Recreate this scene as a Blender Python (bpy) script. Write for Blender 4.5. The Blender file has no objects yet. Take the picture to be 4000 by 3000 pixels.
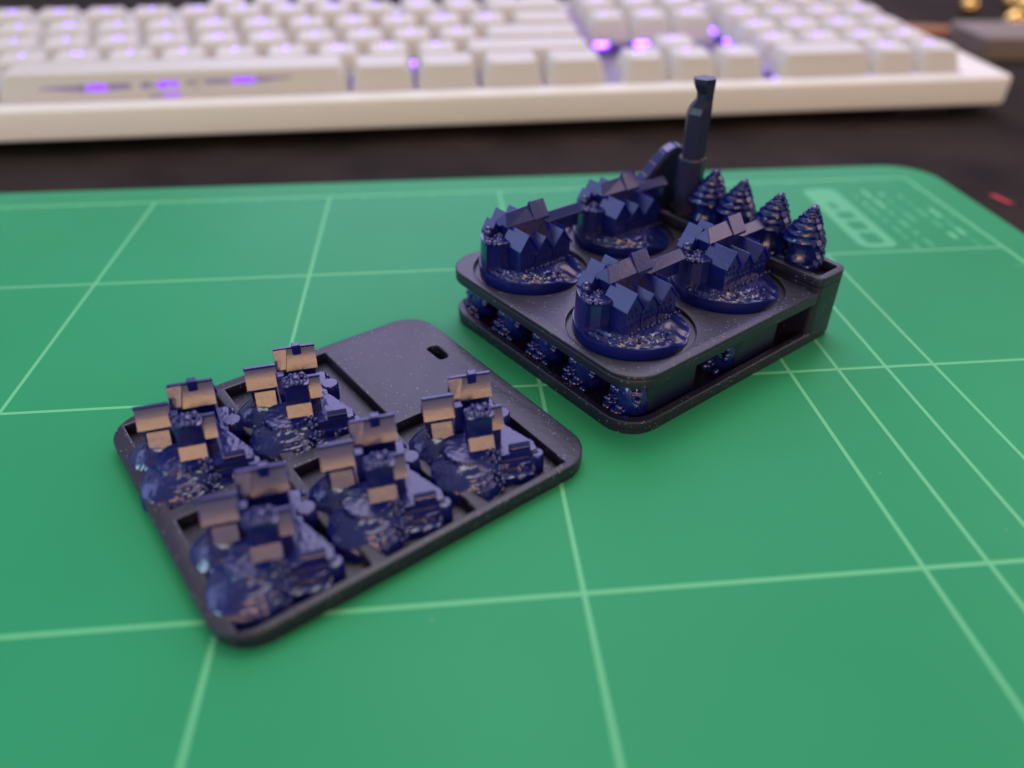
import bpy, bmesh, math, random
from mathutils import Vector, Matrix, noise

S = 0.001                      # all builders work in millimetres
R = math.radians
sc = bpy.context.scene
col = sc.collection
rnd = random.Random(7)

# ---------------------------------------------------------------- camera
cam_d = bpy.data.cameras.new('camera')
cam = bpy.data.objects.new('camera', cam_d)
col.objects.link(cam)
right = Vector((0.9956, -0.0939, 0.0027)); down = Vector((-0.0528, -0.5834, -0.8104)); fwd = Vector((0.0777, 0.8067, -0.5858))
fwd.normalize(); right = (right - fwd * right.dot(fwd)).normalized(); up = right.cross(fwd)
M = Matrix((right, up, -fwd)).transposed().to_4x4()
M.translation = Vector((83.255, -217.273, 85.809)) * S
cam.matrix_world = M
cam_d.sensor_width = 36.0
cam_d.lens = 36.0 * 2946.36 / 4000.0
cam_d.clip_start = 0.005; cam_d.clip_end = 20.0
cam_d.dof.use_dof = True
cam_d.dof.focus_distance = 0.139
cam_d.dof.aperture_fstop = 26.5 / 3.5
cam_d.dof.aperture_blades = 0
sc.camera = cam

# ---------------------------------------------------------------- world and lamps
w = bpy.data.worlds.new('World'); sc.world = w; w.use_nodes = True
bg = w.node_tree.nodes['Background']
bg.inputs[0].default_value = (0.78, 0.76, 0.74, 1); bg.inputs[1].default_value = 0.34

def area(name, loc, target, sx, sy, power, colr):
    d = bpy.data.lights.new(name, 'AREA'); d.shape = 'RECTANGLE'
    d.size = sx * S; d.size_y = sy * S; d.energy = power; d.color = colr
    o = bpy.data.objects.new(name, d); col.objects.link(o)
    o.location = Vector(loc) * S
    o.rotation_euler = (Vector(target) - Vector(loc)).to_track_quat('-Z', 'Y').to_euler()
    return o
area('screen_light', (200, 620, 500), (90, -80, 0), 900, 560, 5.0, (0.60, 0.53, 1.0))
area('ceiling_light', (180, 500, 1400), (80, -60, 0), 900, 700, 9.6, (1.0, 0.96, 0.88))
area('room_lamp', (130, -900, 405), (80, -100, 0), 700, 170, 2.8, (1.0, 0.56, 0.24))
area('wall_bounce', (120, -1100, 190), (90, -60, 40), 1700, 440, 2.2, (1.0, 0.74, 0.76))
area('window_light', (-760, 40, 420), (60, -100, 0), 620, 380, 1.5, (0.40, 0.50, 1.0))
area('side_lamp', (900, 100, 430), (100, -100, 0), 620, 360, 1.7, (1.0, 0.70, 0.76))
area('door_light', (-560, -420, 230), (60, -120, 0), 130, 230, 1.2, (0.55, 0.86, 1.0))

sc.view_settings.view_transform = 'Standard'; sc.view_settings.look = 'None'
sc.view_settings.exposure = 0.0; sc.view_settings.gamma = 1.0
sc.view_settings.use_curve_mapping = False
sc.render.engine = 'CYCLES'
sc.cycles.max_bounces = 8
sc.cycles.use_denoising = True
sc.cycles.sample_clamp_indirect = 6.0

# ---------------------------------------------------------------- materials
def mat(name, base, rough=0.5, spec=0.5, **kw):
    m = bpy.data.materials.new(name); m.use_nodes = True
    p = m.node_tree.nodes['Principled BSDF']
    p.inputs['Base Color'].default_value = (*base, 1); p.inputs['Roughness'].default_value = rough
    p.inputs['Specular IOR Level'].default_value = spec
    for k, v in kw.items():
        p.inputs[k.replace('_', ' ')].default_value = v
    return m
def nd(m, t, **kw):
    n = m.node_tree.nodes.new(t)
    for k, v in kw.items(): setattr(n, k, v)
    return n
def lk(m, a, b): m.node_tree.links.new(a, b)
def add_bump(m, scale, strength, dist, stretch=(1, 1, 1), detail=3, rough_var=0.0):
    p = m.node_tree.nodes['Principled BSDF']
    tc = nd(m, 'ShaderNodeTexCoord'); mp = nd(m, 'ShaderNodeMapping'); mp.inputs['Scale'].default_value = stretch
    lk(m, tc.outputs['Object'], mp.inputs[0])
    n = nd(m, 'ShaderNodeTexNoise'); n.inputs['Scale'].default_value = scale; n.inputs['Detail'].default_value = detail
    lk(m, mp.outputs[0], n.inputs['Vector'])
    b = nd(m, 'ShaderNodeBump'); b.inputs['Strength'].default_value = strength; b.inputs['Distance'].default_value = dist
    lk(m, n.outputs['Fac'], b.inputs['Height']); lk(m, b.outputs[0], p.inputs['Normal'])
    if rough_var:
        r0 = p.inputs['Roughness'].default_value
        mr = nd(m, 'ShaderNodeMapRange'); mr.inputs[3].default_value = r0 - rough_var; mr.inputs[4].default_value = r0 + rough_var
        lk(m, n.outputs['Fac'], mr.inputs[0]); lk(m, mr.outputs[0], p.inputs['Roughness'])
    return b, n, mp

M_ = {}
# translucent blue resin, fine print grain
def resin(name, base, rough, sss):
    m = mat(name, base, rough, 0.72)
    p = m.node_tree.nodes['Principled BSDF']
    p.inputs['Subsurface Weight'].default_value = sss
    p.inputs['Subsurface Radius'].default_value = (0.10, 0.25, 1.0)
    p.inputs['Subsurface Scale'].default_value = 0.0018
    p.inputs['IOR'].default_value = 1.54
    add_bump(m, 1100, 0.11, 0.0002, (1.8, 1.8, 0.30), 3, 0.07)
    return m
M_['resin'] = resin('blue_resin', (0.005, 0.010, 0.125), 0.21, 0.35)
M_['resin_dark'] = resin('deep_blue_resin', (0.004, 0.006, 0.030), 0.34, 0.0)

# dark printed plastic with its tiny glints painted as pale specks in the base colour
def tray_mat(name):
    m = mat(name, (0.020, 0.016, 0.026), 0.42, 0.58)
    p = m.node_tree.nodes['Principled BSDF']
    tc = nd(m, 'ShaderNodeTexCoord')
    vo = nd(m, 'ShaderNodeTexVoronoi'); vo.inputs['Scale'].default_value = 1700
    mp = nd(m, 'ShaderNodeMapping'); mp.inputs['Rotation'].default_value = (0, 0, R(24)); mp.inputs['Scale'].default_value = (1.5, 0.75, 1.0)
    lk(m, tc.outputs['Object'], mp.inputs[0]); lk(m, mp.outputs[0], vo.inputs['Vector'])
    no = nd(m, 'ShaderNodeTexNoise'); no.inputs['Scale'].default_value = 1100; no.inputs['Detail'].default_value = 5
    lk(m, tc.outputs['Object'], no.inputs['Vector'])
    wv = nd(m, 'ShaderNodeTexWave'); wv.inputs['Scale'].default_value = 1500; wv.bands_direction = 'Z'; wv.inputs['Distortion'].default_value = 1.0
    lk(m, tc.outputs['Object'], wv.inputs['Vector'])
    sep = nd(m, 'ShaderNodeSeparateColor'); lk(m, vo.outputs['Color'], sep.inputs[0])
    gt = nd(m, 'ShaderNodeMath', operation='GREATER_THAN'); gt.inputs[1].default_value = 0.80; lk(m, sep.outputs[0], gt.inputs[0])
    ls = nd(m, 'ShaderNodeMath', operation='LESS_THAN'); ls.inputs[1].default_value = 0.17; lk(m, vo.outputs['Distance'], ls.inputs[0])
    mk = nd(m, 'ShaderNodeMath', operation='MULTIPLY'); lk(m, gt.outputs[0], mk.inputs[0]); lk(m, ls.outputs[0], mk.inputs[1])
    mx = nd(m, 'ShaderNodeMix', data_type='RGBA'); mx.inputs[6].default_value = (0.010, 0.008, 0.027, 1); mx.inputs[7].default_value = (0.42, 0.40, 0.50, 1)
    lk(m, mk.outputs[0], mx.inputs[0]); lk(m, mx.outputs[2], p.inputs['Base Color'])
    b1 = nd(m, 'ShaderNodeBump'); b1.inputs['Strength'].default_value = 0.35; b1.inputs['Distance'].default_value = 0.0002
    lk(m, no.outputs['Fac'], b1.inputs['Height'])
    b2 = nd(m, 'ShaderNodeBump'); b2.inputs['Strength'].default_value = 0.10; b2.inputs['Distance'].default_value = 0.0002
    lk(m, wv.outputs['Fac'], b2.inputs['Height']); lk(m, b1.outputs[0], b2.inputs['Normal']); lk(m, b2.outputs[0], p.inputs['Normal'])
    return m
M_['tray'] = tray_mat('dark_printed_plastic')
M_['post'] = mat('dark_post_plastic', (0.016, 0.016, 0.050), 0.34, 0.4)
add_bump(M_['post'], 500, 0.15, 0.0002, (1, 1, 0.3))

# cutting mat
m = mat('green_mat_vinyl', (0.050, 0.330, 0.175), 0.45, 0.11)
p = m.node_tree.nodes['Principled BSDF']
tc = nd(m, 'ShaderNodeTexCoord')
n1 = nd(m, 'ShaderNodeTexNoise'); n1.inputs['Scale'].default_value = 14; n1.inputs['Detail'].default_value = 4
lk(m, tc.outputs['Object'], n1.inputs['Vector'])
cr = nd(m, 'ShaderNodeValToRGB')
cr.color_ramp.elements[0].position = 0.3; cr.color_ramp.elements[0].color = (0.029, 0.300, 0.128, 1)
cr.color_ramp.elements[1].position = 0.75; cr.color_ramp.elements[1].color = (0.035, 0.340, 0.150, 1)
lk(m, n1.outputs['Fac'], cr.inputs[0])
vd = nd(m, 'ShaderNodeTexVoronoi'); vd.inputs['Scale'].default_value = 160; lk(m, tc.outputs['Object'], vd.inputs['Vector'])
l1 = nd(m, 'ShaderNodeMath', operation='LESS_THAN'); l1.inputs[1].default_value = 0.035; lk(m, vd.outputs['Distance'], l1.inputs[0])
sx_ = nd(m, 'ShaderNodeSeparateColor'); lk(m, vd.outputs['Color'], sx_.inputs[0])
g1 = nd(m, 'ShaderNodeMath', operation='GREATER_THAN'); g1.inputs[1].default_value = 0.72; lk(m, sx_.outputs[0], g1.inputs[0])
m1 = nd(m, 'ShaderNodeMath', operation='MULTIPLY'); lk(m, l1.outputs[0], m1.inputs[0]); lk(m, g1.outputs[0], m1.inputs[1])
m2 = nd(m, 'ShaderNodeMath', operation='MULTIPLY'); m2.inputs[1].default_value = 0.5; lk(m, m1.outputs[0], m2.inputs[0])
mxd = nd(m, 'ShaderNodeMix', data_type='RGBA'); lk(m, m2.outputs[0], mxd.inputs[0]); lk(m, cr.outputs[0], mxd.inputs[6]); mxd.inputs[7].default_value = (0.45, 0.55, 0.42, 1)
lk(m, mxd.outputs[2], p.inputs['Base Color'])
n2 = nd(m, 'ShaderNodeTexNoise'); n2.inputs['Scale'].default_value = 2500; n2.inputs['Detail'].default_value = 2
lk(m, tc.outputs['Object'], n2.inputs['Vector'])
b = nd(m, 'ShaderNodeBump'); b.inputs['Strength'].default_value = 0.12; b.inputs['Distance'].default_value = 0.0001
lk(m, n2.outputs['Fac'], b.inputs['Height']); lk(m, b.outputs[0], p.inputs['Normal'])
M_['mat'] = m
M_['line'] = mat('pale_green_print', (0.150, 0.560, 0.280), 0.5, 0.13)
M_['printed'] = mat('panel_green_print', (0.110, 0.490, 0.240), 0.5, 0.13)
M_['print'] = mat('soft_green_print', (0.075, 0.430, 0.205), 0.5, 0.13)
# desk
m = mat('dark_desk_cloth', (0.020, 0.016, 0.014), 0.8, 0.06)
add_bump(m, 1200, 0.4, 0.0004, (1, 1, 1), 3)
p = m.node_tree.nodes['Principled BSDF']
tc = nd(m, 'ShaderNodeTexCoord'); n1 = nd(m, 'ShaderNodeTexNoise'); n1.inputs['Scale'].default_value = 25; n1.inputs['Detail'].default_value = 5
lk(m, tc.outputs['Object'], n1.inputs['Vector'])
cr = nd(m, 'ShaderNodeValToRGB')
cr.color_ramp.elements[0].position = 0.3; cr.color_ramp.elements[0].color = (0.014, 0.011, 0.010, 1)
cr.color_ramp.elements[1].position = 0.8; cr.color_ramp.elements[1].color = (0.042, 0.030, 0.025, 1)
lk(m, n1.outputs['Fac'], cr.inputs[0]); lk(m, cr.outputs[0], p.inputs['Base Color'])
M_['desk'] = m
M_['red'] = mat('red_print', (0.55, 0.01, 0.03), 0.6)
M_['case'] = mat('cream_case_plastic', (0.84, 0.82, 0.76), 0.45, 0.3)
add_bump(M_['case'], 900, 0.08, 0.0002)
M_['cap'] = mat('cream_keycap_plastic', (0.62, 0.60, 0.55), 0.48, 0.3)
p = M_['cap'].node_tree.nodes['Principled BSDF']
p.inputs['Subsurface Weight'].default_value = 0.25; p.inputs['Subsurface Radius'].default_value = (1, 0.8, 0.9); p.inputs['Subsurface Scale'].default_value = 0.002
M_['rubber'] = mat('black_rubber', (0.008, 0.008, 0.010), 0.55, 0.4)
M_['plate'] = mat('white_switch_plate', (0.22, 0.20, 0.23), 0.5)
def emit(name, c, s, base=(0.1, 0.05, 0.2)):
    m = mat(name, base, 0.5)
    p = m.node_tree.nodes['Principled BSDF']
    p.inputs['Emission Color'].default_value = (*c, 1); p.inputs['Emission Strength'].default_value = s
    return m
M_['led'] = emit('purple_led', (0.20, 0.06, 1.0), 24)
M_['legend'] = emit('lit_purple_legend', (0.25, 0.06, 1.0), 16.0)
M_['stripe_dim'] = emit('dim_purple_print', (0.30, 0.16, 0.75), 0.12, (0.24, 0.20, 0.36))
M_['stripe_hot'] = emit('hot_purple_print', (0.30, 0.05, 1.0), 1.3)
M_['gold'] = mat('gold_metal', (0.85, 0.55, 0.16), 0.25, 0.5, Metallic=1.0)
M_['grey'] = mat('grey_brown_plastic', (0.21, 0.165, 0.14), 0.5)
M_['wood'] = mat('orange_wood', (0.34, 0.12, 0.015), 0.5)
M_['black'] = mat('black_cloth', (0.010, 0.008, 0.008), 0.8)

# ---------------------------------------------------------------- mesh helpers
class MB:
    def __init__(s): s.v = []; s.f = []; s.sm = []
    def add(s, vs, fs, smooth=False):
        o = len(s.v); s.v += [tuple(x) for x in vs]
        for f in fs: s.f.append([i + o for i in f]); s.sm.append(smooth)
    def box(s, x0, x1, y0, y1, z0, z1):
        s.add([(x0,y0,z0),(x1,y0,z0),(x1,y1,z0),(x0,y1,z0),(x0,y0,z1),(x1,y0,z1),(x1,y1,z1),(x0,y1,z1)],
              [(3,2,1,0),(4,5,6,7),(0,1,5,4),(1,2,6,5),(2,3,7,6),(3,0,4,7)])
    def rings(s, rs, cap0=True, cap1=True, smooth=False):
        n = len(rs[0]); vs = [p for r in rs for p in r]; fs = []
        for k in range(len(rs) - 1):
            for i in range(n):
                j = (i + 1) % n
                fs.append((k*n+i, k*n+j, (k+1)*n+j, (k+1)*n+i))
        if cap0: fs.append(tuple(reversed(range(n))))
        if cap1: fs.append(tuple((len(rs)-1)*n + i for i in range(n)))
        s.add(vs, fs, smooth)
    def prism(s, poly, z0, z1):
        s.rings([[(x, y, z0) for x, y in poly], [(x, y, z1) for x, y in poly]])
    def lathe(s, prof, cx=0, cy=0, n=16, sx=1, sy=1, smooth=True, jit=0):
        rs = []
        for r, z in prof:
            rs.append([(cx + sx*(r + jit*rnd.uniform(-1,1))*math.cos(2*math.pi*i/n), cy + sy*(r + jit*rnd.uniform(-1,1))*math.sin(2*math.pi*i/n), z) for i in range(n)])
        s.rings(rs, smooth=smooth)
    def blob(s, c, r, seed=0, amp=0.25, n=7, sq=(1, 1, 1)):
        rs = []; rr = random.Random(seed)
        for k in range(1, 6):
            a = math.pi * k / 6
            rs.append([(c[0] + sq[0]*r*math.sin(a)*math.cos(2*math.pi*i/n)*(1+amp*rr.uniform(-1,1)),
                        c[1] + sq[1]*r*math.sin(a)*math.sin(2*math.pi*i/n)*(1+amp*rr.uniform(-1,1)),
                        c[2] - sq[2]*r*math.cos(a)*(1+amp*rr.uniform(-.5,.5))) for i in range(n)])
        s.rings(rs, smooth=True)
    def gable(s, x0, x1, y0, y1, z0, ze, zr, axis='y', ridge=None, over=0.0):
        """house block whose ridge runs along axis"""
        if axis == 'y':
            xm = (x0 + x1) / 2 if ridge is None else ridge
            P = [(x0, z0), (x1, z0), (x1, ze), (xm, zr), (x0, ze)]
            vs = [(x, y0 - over, z) for x, z in P] + [(x, y1 + over, z) for x, z in P]
        else:
            ym = (y0 + y1) / 2 if ridge is None else ridge
            P = [(y1, z0), (y0, z0), (y0, ze), (ym, zr), (y1, ze)]
            vs = [(x0 - over, y, z) for y, z in P] + [(x1 + over, y, z) for y, z in P]
        s.add(vs, [(0,1,2,3,4), (9,8,7,6,5), (1,0,5,6), (2,1,6,7), (3,2,7,8), (4,3,8,9), (0,4,9,5)])
    def roof(s, x0, x1, y0, y1, ze, zr, t=0.35, axis='y', ridge=None):
        """two-slope roof shell with real thickness"""
        if axis == 'y':
            xm = (x0 + x1) / 2 if ridge is None else ridge
            P = [(x0, ze), (xm, zr), (x1, ze), (x1, ze - t), (xm, zr - t * 1.25), (x0, ze - t)]
            vs = [(x, y0, z) for x, z in P] + [(x, y1, z) for x, z in P]
        else:
            ym = (y0 + y1) / 2 if ridge is None else ridge
            P = [(y1, ze), (ym, zr), (y0, ze), (y0, ze - t), (ym, zr - t * 1.25), (y1, ze - t)]
            vs = [(x0, y, z) for y, z in P] + [(x1, y, z) for y, z in P]
        fs = [(0, 6, 7, 1), (1, 7, 8, 2), (2, 8, 9, 3), (3, 9, 10, 4), (4, 10, 11, 5), (5, 11, 6, 0),
              (0, 1, 4, 5), (1, 2, 3, 4), (11, 10, 7, 6), (10, 9, 8, 7)]
        s.add(vs, fs)
    def mesh(s, name, material):
        me = bpy.data.meshes.new(name)
        me.from_pydata([(x*S, y*S, z*S) for x, y, z in s.v], [], s.f)
        me.polygons.foreach_set('use_smooth', s.sm)
        bm = bmesh.new(); bm.from_mesh(me); bmesh.ops.recalc_face_normals(bm, faces=bm.faces); bm.to_mesh(me); bm.free()
        me.materials.append(material); me.update()
        return me
    def build(s, name, material, parent=None, bevel=0.0, seg=2, loc=None):
        return obj(name, s.mesh(name, material), parent, bevel, seg, loc)

def obj(name, me, parent=None, bevel=0.0, seg=2, loc=None):
    o = bpy.data.objects.new(name, me); col.objects.link(o)
    if parent is not None: o.parent = parent
    if loc is not None: o.location = Vector(loc) * S
    if bevel:
        b = o.modifiers.new('bevel', 'BEVEL'); b.width = bevel * S; b.segments = seg; b.limit_method = 'ANGLE'; b.angle_limit = R(35)
        b.harden_normals = False
    return o
def empty(name, loc, rz=0):
    o = bpy.data.objects.new(name, None); col.objects.link(o)
    o.location = Vector(loc) * S; o.rotation_euler = (0, 0, rz); o.empty_display_size = 0.003
    return o
def tag(o, label=None, cat=None, group=None, kind=None):
    if label: o['label'] = label
    if cat: o['category'] = cat
    if group: o['group'] = group
    if kind: o['kind'] = kind
    return o
def copy_tree(o, parent=None):
    c = o.copy(); col.objects.link(c); c.parent = parent
    for ch in list(o.children): copy_tree(ch, c)
    return c
def rrect(x0, x1, y0, y1, r, n=8):
    """rounded rectangle; r is a number or (bottom-left, bottom-right, top-right, top-left)"""
    if not isinstance(r, (tuple, list)): r = (r,)*4
    out = []
    for (cx, cy, a0, rr) in ((x0, y0, 180, r[0]), (x1, y0, 270, r[1]), (x1, y1, 0, r[2]), (x0, y1, 90, r[3])):
        ox = cx + rr if cx == x0 else cx - rr; oy = cy + rr if cy == y0 else cy - rr
        if rr < 0.01: out.append((cx, cy)); continue
        for i in range(n + 1):
            a = R(a0 + 90 * i / n); out.append((ox + rr*math.cos(a), oy + rr*math.sin(a)))
    return out
def circle(cx, cy, r, n=64): return [(cx + r*math.cos(2*math.pi*i/n), cy + r*math.sin(2*math.pi*i/n)) for i in range(n)]
def plate(name, outline, holes, z0, z1, material, parent=None, bevel=0.0):
    """flat plate with holes (a filled 2D curve turned into a mesh)"""
    cu = bpy.data.curves.new(name, 'CURVE'); cu.dimensions = '2D'; cu.fill_mode = 'BOTH'
    for pl in [outline] + holes:
        sp = cu.splines.new('POLY'); sp.points.add(len(pl) - 1)
        for i, (x, y) in enumerate(pl): sp.points[i].co = (x*S, y*S, 0, 1)
        sp.use_cyclic_u = True
    cu.extrude = (z1 - z0) / 2 * S - bevel * S
    cu.bevel_depth = bevel * S; cu.bevel_resolution = 2
    if bevel: cu.offset = -bevel * S
    t = bpy.data.objects.new('tmp', cu); col.objects.link(t)
    dg = bpy.context.evaluated_depsgraph_get()
    me = bpy.data.meshes.new_from_object(t.evaluated_get(dg))
    bpy.data.objects.remove(t); bpy.data.curves.remove(cu)
    me.name = name
    me.transform(Matrix.Translation((0, 0, (z0 + z1) / 2 * S)))
    me.materials.clear(); me.materials.append(material)
    bm = bmesh.new(); bm.from_mesh(me); bmesh.ops.remove_doubles(bm, verts=bm.verts, dist=1e-7); bmesh.ops.recalc_face_normals(bm, faces=bm.faces)
    for f in bm.faces: f.smooth = True
    bm.to_mesh(me); bm.free()
    me.set_sharp_from_angle(angle=R(40))
    return obj(name, me, parent)
def polar_field(mb, cx, cy, hfun, rfun, zbot, nr=26, na=96, smooth=True):
    """closed island: height field in polar coordinates with a skirt down to zbot(angle)"""
    vs = [(cx, cy, hfun(0, 0, cx, cy))]; fs = []
    for k in range(1, nr + 1):
        for i in range(na):
            a = 2*math.pi*i/na; rr = rfun(a) * (k / nr) ** 0.85
            x, y = cx + rr*math.cos(a), cy + rr*math.sin(a)
            vs.append((x, y, hfun(rr / rfun(a), a, x, y)))
    for i in range(na):
        j = (i + 1) % na
        fs.append((0, 1 + i, 1 + j))
        for k in range(nr - 1):
            fs.append((1 + k*na + i, 1 + (k+1)*na + i, 1 + (k+1)*na + j, 1 + k*na + j))
    mb.add(vs, fs, smooth)
    last = [vs[1 + (nr-1)*na + i] for i in range(na)]
    low = [(x, y, zbot(2*math.pi*i/na)) for i, (x, y, z) in enumerate(last)]
    mb.rings([last, low], cap0=False, cap1=True, smooth=smooth)
def nz(x, y, z=0.0): return noise.noise(Vector((x, y, z)))
def sstep(a, b, x):
    t = max(0.0, min(1.0, (x - a) / (b - a))); return t*t*(3 - 2*t)
def adiff(a, b):
    d = (a - b) % (2*math.pi); return d if d < math.pi else d - 2*math.pi

# ================================================================ setting
mb = MB(); mb.box(-700, 1000, -420, 1000, -14, -3)
desk = mb.build('desk', M_['desk']); tag(desk, kind='structure')
def strip_mesh(pts, z, h=0.06):
    b = MB(); b.prism(pts, z, z + h); return b
strip_mesh([(251.2, -8.5), (253.2, -9.2), (254.6, -16.5), (252.8, -15.4)], -3, 0.08).build('printed_mark', M_['red'], desk)
strip_mesh([(258.5, -18), (262, -19), (263, -30), (259.5, -28)], -3, 0.08).build('printed_mark', M_['red'], desk)

# ================================================================ cutting mat
mt = empty('cutting_mat', (80, -100, -3)); mt_o = Vector((80, -100, -3))
tag(mt, 'green self-healing cutting mat with pale grid lines on the dark desk', 'cutting mat')
def ml(x, y): return (x - 80, y + 100)
plate('sheet', [ml(x, y) for x, y in rrect(-78, 238.5, -228, 11, (12, 12, 14, 12), 12)], [], 0, 3.0, M_['mat'], mt, 0.25)
def mline(name, x0, x1, y0, y1, z, material=None):
    b = MB(); a = ml(x0, y0); c = ml(x1, y1); b.box(a[0], c[0], a[1], c[1], 3.0 - 0.02, 3.0 + z)
    return b.build(name, material or M_['line'], mt)
LW = 0.37
for y in (-50, -100, -150, -200): mline('grid_line', -68, 227.5, y - LW, y + LW, 0.030)
for x in (-50, 0, 50, 100): mline('grid_line', x - LW, x + LW, -218, -0.3, 0.045)
for x in (150, 160, 170, 180): mline('grid_line', x - LW, x + LW, -218, -50.3, 0.045)
mline('border_line', -68, 228, -0.8, 0.2, 0.060)
mline('border_line', 227.2, 228.2, -218, -0.9, 0.060)
for x in range(-60, 228, 10):
    if x % 50: mline('tick_mark', x - 0.3, x + 0.3, -3.2, -0.9, 0.036, M_['print'])
for y in range(-210, -5, 10):
    if y % 50: mline('tick_mark', 224.6, 227.1, y - 0.3, y + 0.3, 0.036, M_['print'])
# printed panel and unreadable print beside it
plate('printed_panel', [ml(x, y) for x, y in rrect(190.8, 201.2, -47.5, -7.2, 3)],
      [[ml(x, y) for x, y in rrect(193.6, 198.4, a, b, 1.2)] for a, b in ((-45, -38.5), (-36.5, -31), (-29, -24.5))] +
      [[ml(x, y) for x, y in rrect(194.2, 196.4, -22, -18, .6)]], 2.98, 3.05, M_['printed'], mt)
rr = random.Random(3)
for (x, ys) in ((205.3, (-13, -48)), (209.6, (-9, -48)), (213.6, (-12, -30)), (218.6, (-14, -44)), (222.2, (-24, -46))):
    y = ys[0]
    while y > ys[1]:
        l = rr.uniform(1.6, 6.5)
        mline('printed_mark', x - rr.uniform(.35, .9), x + rr.uniform(.35, .9), y - l, y, 0.04, M_['line'] if rr.random() < .45 else M_['print'])
        y -= l + rr.uniform(.7, 3.2)

# ================================================================ keyboard
U = 19.05
kb = empty('keyboard', (52.2, 59.7, -3), R(2.3))
tag(kb, 'cream full-size mechanical keyboard with purple backlight behind the green mat', 'keyboard')
KX0, KX1, KD = -205.0, 12.5*U + 17.0, 138.0
kx = lambda u: (u - 10) * U
tilt = math.tan(R(3.0))
def kz(y): return y * tilt
# case: raised frame round the keys
def case_frame():
    out = rrect(KX0, KX1, 0, KD, 3.5, 6); inn = rrect(kx(0) - 1, kx(22.5) + 1, 8.0, KD - 10, 1.5, 6)
    o = plate('case', out, [inn], 4.0, 14.6, M_['case'], kb, 1.3)
    for v in o.data.vertices: v.co.z += max(0, v.co.y) * tilt
    return o
case_frame()
b = MB(); b.box(kx(0) - 2, kx(22.5) + 2, 7, KD - 8, 5.5, 8.2)
o = b.build('switch_plate', M_['plate'], kb)
for v in o.data.vertices: v.co.z += v.co.y * tilt
b = MB(); b.prism(rrect(KX0 + 6, KX1 - 16, 7, KD - 8, 3), 2.0, 5.0); b.build('underside', M_['rubber'], kb)
for x in (KX0 + 14, KX1 - 42):
    b = MB(); b.prism(rrect(x, x + 22, 5, 11, 2.5), 0.0, 4.8); b.build('rubber_foot', M_['rubber'], kb, 0.4)
# keycaps: rounded, tapered, dished top
def cap_mesh(wu, row):
    W, D, H = wu*U - 0.9, U - 0.9, (9.6, 9.0, 9.3, 10.0, 11.2, 11.2)[row]
    tw, td, off = W - 5.4, D - 4.4, (-0.2, 0.4, 0.9, 1.4, 1.8, 1.8)[row]
    n = 8; rs = []
    def ring(w, d, r, z, oy, dish=0.0):
        pts = rrect(-w/2, w/2, -d/2 + oy, d/2 + oy, r, 5)
        return [(x, y, z - dish * max(0, 1 - (2*x/w)**2) ) for x, y in pts]
    sp = wu > 5
    d1 = -0.3 if sp else 0.75
    rs.append(ring(W, D, 1.0, 0, 0)); rs.append(ring(W - 1.6, D - 1.3, 1.6, H*0.35, off*0.3))
    rs.append(ring(tw + 0.7, td + 0.7, 2.6, H - 0.9, off, d1)); rs.append(ring(tw - 0.3, td - 0.3, 2.4, H - 0.25, off, d1)); rs.append(ring(tw - 1.6, td - 1.6, 2.0, H - 0.12, off, d1*1.1))
    b_ = MB(); b_.rings(rs[:], cap0=False, cap1=False, smooth=True)
    last = rs[-1]; m_ = len(last); cz = H - 0.12 - d1*1.1
    inner = [(x*0.5, (y - off)*0.5 + off, (z + cz)/2 - 0.02) for x, y, z in last]
    b_.add(last + inner + [(0, off, cz - 0.03)], [(i, (i+1) % m_, m_ + (i+1) % m_, m_ + i) for i in range(m_)] + [(m_ + i, m_ + (i+1) % m_, 2*m_) for i in range(m_)], True)
    me = b_.mesh('keycap', M_['cap'])
    bm = bmesh.new(); bm.from_mesh(me); bmesh.ops.remove_doubles(bm, verts=bm.verts, dist=1e-6); bm.to_mesh(me); bm.free()
    for pl in me.polygons: pl.use_smooth = True
    return me, H, off, cz
CAPS = {}
LEG = MB(); LEG.prism(rrect(-2.4, -0.7, -1.3, 1.3, .7, 3), 0, 0.12); LEG.prism(rrect(0.9, 2.6, -1.3, 1.3, .7, 3), 0, 0.12); LEGM = LEG.mesh('legend', M_['legend'])
LEG1 = MB(); LEG1.prism(rrect(-1.1, 1.1, -1.1, 1.1, .8, 3), 0, 0.12); LEGM1 = LEG1.mesh('legend', M_['legend'])
LEDB = MB(); LEDB.box(-2.6, 2.6, -1.2, 1.2, 0, 0.9); LEDM = LEDB.mesh('led', M_['led'])
rows = [
  [(0,1.25),(1.25,1.25),(2.5,1.25),(3.75,6.25),(10,1.25),(11.25,1.25),(12.5,1.25),(13.75,1.25),(15.25,1),(16.25,1),(17.25,1),(18.5,2),(20.5,1),(21.5,1)],
  [(0,2.25)] + [(2.25+i,1) for i in range(10)] + [(12.25,2.75),(16.25,1),(18.5,1),(19.5,1),(20.5,1),(21.5,1)],
  [(0,1.75)] + [(1.75+i,1) for i in range(11)] + [(12.75,2.25),(18.5,1),(19.5,1),(20.5,1),(21.5,1)],
  [(0,1.5)] + [(1.5+i,1) for i in range(12)] + [(13.5,1.5),(15.25,1),(16.25,1),(17.25,1),(18.5,1),(19.5,1),(20.5,1),(21.5,1)],
  [(i,1) for i in range(13)] + [(13,2),(15.25,1),(16.25,1),(17.25,1),(18.5,1),(19.5,1),(20.5,1),(21.5,1)],
  [(0,1)] + [(2+i,1) for i in range(4)] + [(6.5+i,1) for i in range(4)] + [(11+i,1) for i in range(4)] + [(15.25,1),(16.25,1),(17.25,1)],
]
rk = random.Random(11)
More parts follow.
